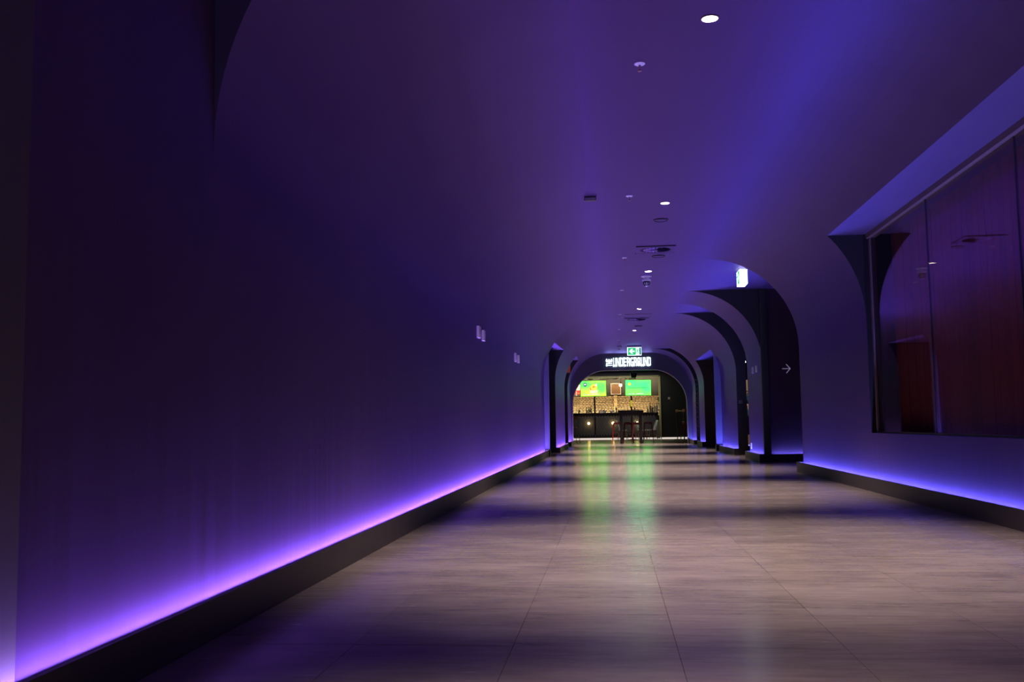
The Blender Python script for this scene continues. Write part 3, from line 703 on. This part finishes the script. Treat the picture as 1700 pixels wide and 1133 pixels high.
YEL = em('screen_yellow', (1, .88, .10)); ORG = em('screen_orange', (1, .32, .06)); NAV = em('screen_navy', (.02, .05, .16)); SWH = em('screen_white', (.95, 1, .97), 1.1); LIM = em('screen_lime', (.70, .95, .12)); DGN = em('screen_dark', (.03, .16, .05)); CYA = em('screen_cyan', (.45, 1, .85))
def tv(x0, x1, z0, z1, lab, scr):
    t = thing('television', ((x0+x1)/2, 47.30, (z0+z1)/2), lab, 'television', 'green slide screens over the bar')
    hx, hz = (x1-x0)/2, (z1-z0)/2
    MB().box(-hx-.02, hx+.02, 0, .05, -hz-.02, hz+.02).build('cabinet', BLACK, t, bevel=.004)
    return MB().box(-hx, hx, -.003, 0, -hz, hz).build('screen', scr, t), hx, hz
t, hx, hz = tv(-1.470, -.241, 2.122, 2.859, 'left of two green slide screens, with a yellow disc and round navy badge', SCR)
disc(MB(), -.40, .19, .10, -.007, -.003).build('badge', NAV, t); MB().box(-.46, -.34, -.010, -.007, .165, .205).box(-.44, -.36, -.010, -.007, .21, .235).build('badge_mark', SWH, t)
disc(MB(), -.03, .00, .16, -.005, -.003).build('orange_disc', ORG, t); disc(MB(), .03, .05, .165, -.008, -.005).build('yellow_disc', YEL, t)
disc(MB(), .03, .05, .07, -.011, -.008, 0, 3.6).build('orange_arc', ORG, t); MB().prism([(.10, .10), (.19, .14), (.18, .24), (.11, .20)], 'y', -.012, -.008).build('flash', SWH, t)
font_mesh('DAY', .19, 'slide_word', SWH, t, (.03, -.165, -.013) if False else (.03, -.013, -.165), .008)
disc(MB(), -.61, -.30, .26, -.006, -.003, 0, math.pi/2).build('quarter_ring', LIM, t)
MB().box(-.48, -.33, -.006, -.003, -.315, -.275).build('small_logo', CYA, t); disc(MB(), -.22, -.29, .035, -.006, -.003).build('small_logo', SWH, t)
MB().box(-.10, .28, -.006, -.003, -.30, -.275).build('caption_bar', SWH, t)
for (a, c) in ((.14, .28), (-.25, .25), (.33, .07), (.47, .16), (-.55, -.17)): MB().box(a-.012, a+.012, -.006, -.003, c-.012, c+.012).build('confetti', DGN, t)
t, hx, hz = tv(.714, 1.932, 2.123, 2.862, 'right of two green slide screens, with a line of dark text', SCR2)
disc(MB(), -.42, .18, .075, -.006, -.003).build('yellow_disc', YEL, t); disc(MB(), -.42, .20, .025, -.009, -.006).build('orange_dot', ORG, t)
font_mesh('Activate your ability!', .105, 'slide_text', DGN, t, (-.02, -.006, .0), .002)
MB().box(-.48, -.33, -.006, -.003, -.32, -.28).build('small_logo', CYA, t); disc(MB(), -.24, -.295, .035, -.006, -.003).build('small_logo', SWH, t)
MB().box(-.11, .25, -.006, -.003, -.305, -.28).build('caption_bar', SWH, t)
for (a, c) in ((-.24, .17), (.33, .10), (-.25, -.16), (.54, .24), (.50, .14), (.55, .05), (.53, -.06)): MB().box(a-.014, a+.014, -.006, -.003, c-.014, c+.014).build('confetti', random.choice([DGN, ORG, LIM]), t)
# posts below the screens
def post(x, lab, tall=2.098):
    t = thing('screen_post', (x, 47.36, .07), lab, 'post', 'black posts under the screens')
    cm = MB().box(-.042, .042, -.03, .03, 0, tall-.07).build('column', BLACK, t, bevel=.005)
    MB().box(-.05, .05, -.045, .045, 0, .05).build('foot', BLACK, t)
    for z in (.35, .40, .9, 1.0, 1.05): MB().tube((.0, -.03, z), (.0, -.036, z), .008, .008, 8).build('bolt', CHROME, cm)
    MB().box(-.012, .012, -.05, -.03, .03, .16).build('latch', CHROME, cm)
post(-.803, 'black post under the left screen'); post(.976, 'black post under the right screen with yellow tag')
t = thing('yellow_tag', (.976, 47.32, 1.61), 'yellow upright tag on the post under the right screen', 'tag')
MB().prism([(-.04, .0), (0, -.03), (.04, 0), (.04, .27), (-.04, .27)], 'y', -.012, 0).build('plate', mat('tag_yellow_glow', (.85, .75, .05), .5, emit=(.9, .8, .05), es=.35), t)  # tag plate also glows slightly, added on top of its yellow
MB().box(-.008, .008, -.015, -.012, .04, .22).build('print', BLACK, t)
# framed picture, poster, pendant
t = thing('framed_picture', (.256, 50.55, 2.275), 'square brown picture in a pale frame between the screens', 'picture')
MB().box(-.235, .235, -.02, 0, .03, .55).build('canvas', mat('brown_canvas', (.16, .09, .05), .5, noise=((3, 3, 3), .2, (.22, .12, .06))), t)
fm = MB().box(-.262, .262, -.04, 0, 0, .03).box(-.262, .262, -.04, 0, .55, .58).box(-.262, -.232, -.04, 0, .03, .55).box(.232, .262, -.04, 0, .03, .55)
fm.build('frame', mat('pale_frame', (.6, .55, .5), .5), t)
t = thing('wall_poster', (-1.80, 50.55, 2.25), 'white and red poster left of the left screen', 'poster')
MB().box(-.42, .20, -.012, 0, .27, .68).build('white_field', mat('poster_white', (.75, .75, .76), .5), t)
MB().box(-.42, .20, -.014, 0, .06, .27).build('red_field', mat('poster_red', (.7, .06, .06), .5), t)
MB().box(-.42, .20, -.013, 0, -.02, .06).build('grey_field', mat('poster_grey', (.16, .16, .15), .5), t)
MB().box(-.02, .02, -.018, -.012, -.02, .22).box(.08, .11, -.018, -.014, .10, .13).box(.14, .17, -.018, -.014, .10, .13).build('white_print', mat('poster_white', (.75, .75, .76)), t)
t = thing('pendant_bulb', (.486, 48.5, 3.35), 'bare glowing pendant bulb in front of the brown picture', 'lamp')
MB().tube((0, 0, 0), (0, 0, -.56), .006, .006, 6).build('cord', BLACK, t); MB().tube((0, 0, -.52), (0, 0, -.60), .025, .025, 12).build('socket', BLACK, t)
MB().ball((0, 0, -.675), .075).build('bulb', mat('pendant_glow', (1, .7, .4), .4, emit=(1, .52, .20), es=18), t, smooth=True)
t = thing('pendant_lamp', (1.04, 44, 3.3), 'black funnel pendant hanging by two cords before the right screen', 'lamp')
MB().lathe([(.06, -.22), (.16, -.26), (.13, -.40), (.10, -.47), (.001, -.475)], n=20).build('shade', BLACK, t, smooth=True)
MB().tube((-.15, 0, 0), (-.05, 0, -.24), .006, .006, 6).tube((.15, 0, 0), (.07, 0, -.24), .006, .006, 6).build('cords', mat('cord_yellow', (.3, .28, .12), .5), t)
# white ducts under the bar ceiling
def duct(x0, x1, y, z, r, lab):
    t = thing('ceiling_duct', (x0, y, z), lab, 'duct', 'white ducts under the bar ceiling')
    DM = mat('duct_white', (.7, .72, .72), .4)
    MB().tube((0, 0, 0), (x1-x0, 0, 0), r, r, 14).build('pipe', DM, t, smooth=True)
    MB().tube(((x1-x0)*.45, 0, 0), ((x1-x0)*.45, -.22, -.02), r*1.3, r*1.3, 14).build('elbow', DM, t, smooth=True)
    for k in (0.02, .5, .98): MB().tube(((x1-x0)*k-.012, 0, 0), ((x1-x0)*k+.012, 0, 0), r*1.15, r*1.15, 14).build('flange', GREY, t)
duct(.74, 1.26, 49, 3.03, .05, 'fat white duct piece over the right screen'); duct(-.55, .20, 49.2, 3.02, .022, 'thin white pipe between the screens'); duct(-1.15, -.9, 49.1, 3.02, .03, 'short white pipe over the left screen')
t = thing('spot_fitting', (.30, 49.0, 3.35), 'small white ceiling fitting above the pendant bulb', 'lamp')
MB().tube((0, 0, 0), (0, 0, -.25), .012, .012, 8).build('stem', GREY, t); MB().lathe([(.02, -.25), (.10, -.33), (.10, -.36), (.001, -.36)], n=18).build('shade', WHITE, t, smooth=True)
# bottles and glasses on the counter
def bottle(x, y, h_, r, col, lab):
    t = thing('bottle', (x, y, 1.305), lab, 'bottle', 'bottles on the bar counter')
    mt = mat('bottle_%d' % (int(col[0]*100)*100+int(col[1]*100)), col, .12, spec=.8)
    MB().lathe([(r, 0), (r, h_*.6), (r*.75, h_*.68), (r*.35, h_*.75), (r*.35, h_*.95)], n=16).build('body', mt, t, smooth=True); bo = t.children[0]
    MB().lathe([(r*.42, h_*.94), (r*.42, h_)], n=12).build('cap', CHROME, t); MB().lathe([(r*1.02, h_*.18), (r*1.02, h_*.48)], n=16).build('label_band', mat('label_paper', (.7, .66, .55), .6), bo)
bl = [(1.80, .26, .045, (.55, .5, .4)), (1.92, .46, .05, (.75, .85, .85)), (2.03, .34, .05, (.5, .3, .15)), (2.14, .40, .045, (.6, .75, .7)), (2.25, .47, .05, (.8, .88, .88))]
words = ['short pale bottle, leftmost at the right end of the bar', 'tall clear bottle, second at the right end of the bar', 'brown bottle, third at the right end of the bar', 'greenish bottle, fourth at the right end of the bar', 'tall clear bottle nearest the yellowish frame post']
for (x, h_, r, c), wd_ in zip(bl, words): bottle(x, 48.5, h_, r, c, wd_)
bottle(1.16, 48.5, .30, .04, (.15, .14, .25), 'dark bottle just right of the post with yellow tag')
bottle(.24, 48.6, .34, .04, (.04, .035, .03), 'black bottle beside the golden pilaster')
for i, (x, hgt) in enumerate([(-1.62, .20), (-1.22, .26), (-1.12, .30), (-1.02, .36)]): bottle(x, 48.7, hgt, .04, (.25+.05*i, .5, .35), ['small green bottle at the left end of the bar', 'first green bottle left of the left post', 'second green bottle left of the left post', 'tallest green bottle beside the left post'][i])
gsrc = None
gl = [-.60, -.52, -.44, -.36, -.28, -.05, .04, .13, .36]
gw = ['first tumbler right of the left post', 'second tumbler right of the left post', 'third tumbler right of the left post', 'fourth tumbler right of the left post', 'fifth tumbler right of the left post', 'first tumbler left of the golden pilaster', 'second tumbler left of the golden pilaster', 'tumbler in front of the golden pilaster', 'last tumbler, behind the tall table corner']
for i, x in enumerate(gl):
    t = thing('tumbler', (x, 48.45, 1.305), 'upturned glass, ' + gw[i], 'glass', 'upturned glasses on the bar counter')
    if gsrc is None:
        gsrc = [MB().lathe([(.036, 0), (.030, .10), (.028, .115), (.001, .115)], n=14).build('bowl', mat('glass_pale', (.75, .82, .9), .15, spec=.8), t, smooth=True), MB().lathe([(.038, 0), (.038, .008)], n=14).build('rim', mat('glass_pale', (.75, .82, .9)), t)]
    else:
        for q in gsrc: place(q, t)
    if i in (1, 3): t.scale = (1, 1, 1.5)

# tall table just past the arch
TB = mat('table_black', (.006, .006, .007), .5)
t = thing('bar_table', (.742, 37.95, 0), 'tall square black bar table under the arch', 'table')
MB().box(-.485, .485, -.40, .40, 1.20, 1.285).build('table_top', TB, t, bevel=.006)
MB().box(-.43, .43, -.36, .36, 1.10, 1.20).build('apron', TB, t)
for sx in (-1, 1):
    for sy in (-1, 1):
        MB().prism([(sx*.375-.05, 0), (sx*.375+.05, 0), (sx*.375+.05, 1.2), (sx*.375-.05, 1.2)], 'y', sy*.33-.045, sy*.33+.045).build('leg', TB, t, bevel=.004)
# red pressed metal stools
def make_stool(name, label, mt):
    t = thing(name, (0, 0, 0), label, 'stool', 'red metal stools round the tall table')
    H = .82
    MB().box(-.155, .155, -.155, .155, H-.028, H).build('seat', mt, t, bevel=.012); st = t.children[0]
    MB().box(-.165, .165, -.165, -.145, H-.07, H-.02).box(-.165, .165, .145, .165, H-.07, H-.02).box(-.165, -.145, -.165, .165, H-.07, H-.02).box(.145, .165, -.165, .165, H-.07, H-.02).build('seat_rim', mt, st)
    for sx in (-1, 1):
        for sy in (-1, 1):
            a, b = .15, .215; P = MB(); w1, w0 = .055, .026
            def sec(c, wv, z): return [(sx*c, sy*c, z), (sx*(c-wv), sy*c, z), (sx*(c-wv), sy*(c-.012), z), (sx*(c-.012), sy*(c-.012), z), (sx*(c-.012), sy*(c-wv), z), (sx*c, sy*(c-wv), z)]
            q = sec(b, w0, 0)+sec(a+.012, w1, H-.03)
            P.add(q, [(i, (i+1) % 6, 6+(i+1) % 6, 6+i) for i in range(6)]+[tuple(range(6)), tuple(range(6, 12))]); P.build('leg', mt, t)
    for z, c in ((.24, .190), (.42, .178)):
        if z > .3: MB().tube((-c, -c, z), (c, c, z), .008, .008, 8).tube((-c, c, z), (c, -c, z), .008, .008, 8).build('cross_brace', mt, t)
        else: MB().path([(-c, -c, z), (c, -c, z), (c, c, z), (-c, c, z), (-c, -c, z)], .009).build('foot_rail', mt, t)
    return t
RED = mat('stool_red', (.42, .022, .020), .35, spec=.6); DRED = mat('stool_dark_red', (.17, .016, .022), .4)
s1 = make_stool('bar_stool', 'bright red metal stool left of the tall table', RED); s1.location = (.215, 37.95, 0); s1.rotation_euler = (0, 0, .0)
s2 = make_stool('bar_stool', 'dark red metal stool just inside the left table leg', DRED); s2.location = (.64, 38.60, 0); s2.rotation_euler = (0, 0, .04)
copy_tree(s2, (.97, 37.95, 0), 0, 'dark red metal stool under the middle of the tall table'); copy_tree(s2, (1.43, 38.60, 0), -.04, 'dark red metal stool right of the tall table')
copy_tree(s1, (3.02, 39.6, 0), .3, 'red metal stool half hidden behind the right side of the arch')

# white metal chairs near the bar
def make_chair(label, mt, leg):
    t = thing('cafe_chair', (0, 0, 0), label, 'chair', 'metal cafe chairs before the bar')
    MB().box(-.18, .18, -.18, .18, .435, .46).build('seat', mt, t, bevel=.01)
    for sx in (-1, 1):
        MB().tube((sx*.155, -.15, .44), (sx*.20, -.20, 0), .020, .014, 8).build('leg', leg, t); MB().tube((sx*.155, .15, .44), (sx*.20, .24, 0), .020, .014, 8).build('leg', leg, t)
    pts = []
    for i in range(13):
        a = math.pi*i/12; pts.append((-.17*math.cos(a), .17+.10*math.sin(a)**.6 if a > 0 else .17, .46+.40*min(1, 1.25*math.sin(a))))
    MB().path([(-.17, .16, .46), (-.17, .22, .70), (-.13, .27, .86), (0, .29, .90), (.13, .27, .86), (.17, .22, .70), (.17, .16, .46)], .013).build('back_hoop', mt, t, smooth=True)
    MB().box(-.035, .035, .165, .175, .46, .60).add([(-.035, .17, .58), (.035, .17, .58), (.04, .285, .89), (-.04, .285, .89), (-.035, .18, .58), (.035, .18, .58), (.04, .295, .89), (-.04, .295, .89)], [(0,1,2,3), (7,6,5,4), (0,4,5,1), (1,5,6,2), (2,6,7,3), (3,7,4,0)]).build('back_splat', mt, t)
    MB().path([(-.185, -.18, .2), (.185, -.18, .2), (.18, .2, .2), (-.18, .2, .2), (-.185, -.18, .2)], .007).build('stretcher', leg, t)
    return t
WCH = mat('chair_white', (.78, .78, .80), .35); WLEG = mat('chair_tan', (.45, .32, .22), .45)
c1 = make_chair('white metal chair by the grey bin at the right of the bar', WCH, WLEG); c1.location = (1.86, 46.0, 0); c1.rotation_euler = (0, 0, -1.25)
copy_tree(c1, (1.40, 46.1, 0), 1.2, 'white chair mostly hidden behind the right table leg'); copy_tree(c1, (.52, 46.0, 0), 1.4, 'white chair seen through the left side of the tall table')
# little wooden table behind
t = thing('low_table', (.96, 45.2, 0), 'small wooden cafe table between the white chairs', 'table')
MB().box(-.33, .33, -.33, .33, .70, .74).build('table_top', mat('cafe_wood', (.42, .27, .15), .45, noise=((3, 14, 3), .2, (.5, .34, .2))), t, bevel=.005)
MB().tube((0, 0, .04), (0, 0, .70), .035, .03, 12).build('pedestal', BLACK, t); MB().lathe([(.24, 0), (.24, .02), (.05, .05)], n=24).build('base', BLACK, t, smooth=True)
# grey bin
t = thing('waste_bin', (2.19, 46.6, 0), 'grey upright bin against the yellowish frame post', 'bin')
MB().box(-.085, .085, -.15, .15, .05, .86).build('body', mat('bin_grey', (.26, .24, .23), .5), t, bevel=.01); MB().box(-.09, .09, -.155, .155, .86, .90).build('lid', mat('bin_lid', (.34, .32, .31), .45), t, bevel=.006)
for sx in (-1, 1): MB().tube((sx*.07, -.13, .03), (sx*.05, -.13, .03), .03, .03, 12).build('wheel', BLACK, t)
# golden chair at the left edge of the arch
GOLD = mat('chair_gold', (.42, .29, .10), .35, metal=.4)
t = thing('high_chair', (-1.56, 39.2, 0), 'golden metal high chair half hidden at the left of the arch', 'chair', rz=-.3)
MB().box(-.17, .17, -.17, .17, .62, .65).build('seat', mat('chair_seat', (.45, .26, .10), .4), t, bevel=.01)
for sx in (-1, 1):
    for sy in (-1, 1): MB().tube((sx*.14, sy*.14, .63), (sx*.22, sy*.22, 0), .017, .012, 8).build('leg', GOLD, t)
    MB().path([(sx*.15, .15, .64), (sx*.16, .20, .85), (sx*.17, .23, 1.08)], .013).build('back_upright', GOLD, t)
MB().box(-.18, .18, .215, .24, .95, 1.10).build('back_rail', mat('chair_seat', (.45, .26, .10)), t, bevel=.01)
MB().path([(-.19, -.19, .25), (.19, -.19, .25), (.19, .19, .25), (-.19, .19, .25), (-.19, -.19, .25)], .008).build('foot_rail', GOLD, t)
# belt stanchions
def stanchion(x, y, lab, belt=None):
    t = thing('belt_stanchion', (x, y, 0), lab, 'stanchion', 'belt barrier posts right of the bar')
    MB().lathe([(.15, 0), (.15, .012), (.03, .03)], n=24).build('base', BLACK, t, smooth=True); MB().tube((0, 0, .02), (0, 0, 1.25), .022, .022, 12).build('pole', GREY, t, smooth=True)
    MB().box(-.05, .05, -.04, .04, 1.25, 1.37).build('cassette', mat('copper_head_glow', (.45, .20, .09), .4, metal=.3, emit=(.5, .2, .08), es=.08), t, bevel=.008)  # small added emission lifts the copper colour of the head
    if belt: MB().add([(0, 0, 1.29), (belt[0], belt[1], 1.27), (belt[0], belt[1], 1.32), (0, 0, 1.34), (0, .004, 1.29), (belt[0], belt[1]+.004, 1.27), (belt[0], belt[1]+.004, 1.32), (0, .004, 1.34)], [(0,1,2,3), (7,6,5,4), (0,4,5,1), (1,5,6,2), (2,6,7,3), (3,7,4,0)]).build('belt', mat('belt_brown', (.22, .09, .06), .6), t)
stanchion(2.96, 44.5, 'belt barrier post with copper coloured head right of the bar', (.216, -.81)); stanchion(3.2, 43.6, 'second belt barrier post beside the right side of the arch')
t = thing('light_switch', (2.77, YW-.001, 1.945), 'small pale light switch on the dark wall right of the bar', 'switch')
MB().box(-.055, .055, -.012, 0, -.06, .06).build('plate', mat('switch_tan', (.42, .30, .20), .5), t, bevel=.003); MB().box(-.02, .02, -.018, -.012, -.025, .025).build('rocker', WHITE, t)
# toothed brick edge in the last right opening
t = bpy.data.objects.new('trim_8', None); COL.objects.link(t); struct(t, 'rough brick edge in the last right opening'); t.location = (3.10, 34.9, 0)
MB().box(0, .35, 0, .1, 0, 2.5).build('core', JAMB, t)
Bk = MB(); z = .05; i = 0
while z < 2.4:
    d = .11 if i % 2 else .05
    Bk.box(-d+random.uniform(-.01, .01), .2, -.05+random.uniform(-.01, .01), 0, z, z+.062); z += .082; i += 1
o = Bk.build('brick_teeth', mat('glazed_brick', (.16, .15, .13), .2, spec=.7), t); o['kind'] = 'stuff'
# side bar glimpsed through the second right opening
t = thing('side_shelf', (3.9, 28.2, 0), 'warm self-glowing back bar glimpsed through the second right opening', 'shelf unit')
MB().box(-.30, .9, 0, .4, 0, .42).build('timber_front', mat('side_wood_glow', (.45, .28, .12), .5, noise=((6, 1, 2), .2, (.6, .4, .2)), emit=(.7, .42, .15), es=.12), t)  # warm light on timber front and back panel put in as emission
MB().box(-.30, .9, -.02, .4, .42, .93).build('dark_band', JAMB, t); MB().box(-.30, .9, .35, .4, .93, 2.0).build('back', mat('side_back_glow', (.5, .33, .16), .5, emit=(.8, .5, .2), es=.25), t)
for z in (.93, 1.30, 1.65): MB().box(-.30, .9, 0, .35, z, z+.025).build('shelf', BLACK, t)
for k, (x, z) in enumerate([(-.14, .957), (-.02, .957), (-.13, 1.327), (0, 1.327), (-.12, 1.677)]):
    q = thing('bottle', (3.9+x, 28.3, z), ['left bottle on the lowest shelf of the side back bar', 'right bottle on the lowest shelf of the side back bar', 'left bottle on the middle shelf of the side back bar', 'right bottle on the middle shelf of the side back bar', 'lone bottle on the top shelf of the side back bar'][k], 'bottle', 'bottles on the side back bar')
    MB().lathe([(.04, 0), (.04, .17), (.015, .21), (.015, .27)], n=12).build('body', mat('side_bottle_%d' % (k % 2), ((.35, .15, .05), (.1, .35, .12))[k % 2], .2), q, smooth=True); MB().lathe([(.017, .265), (.017, .285)], n=10).build('cap', CHROME, q)
t = thing('side_lamp', (3.80, 28.0, 2.49), 'tiny white lamp high in the second right opening', 'lamp')
MB().ball((0, 0, 0), .05).build('globe', mat('side_lamp_glow', (1, 1, 1), .4, emit=(.8, .95, 1), es=6), t, smooth=True); MB().tube((0, 0, .04), (0, 0, ZC-2.495), .006, .006, 6).build('cord', BLACK, t)
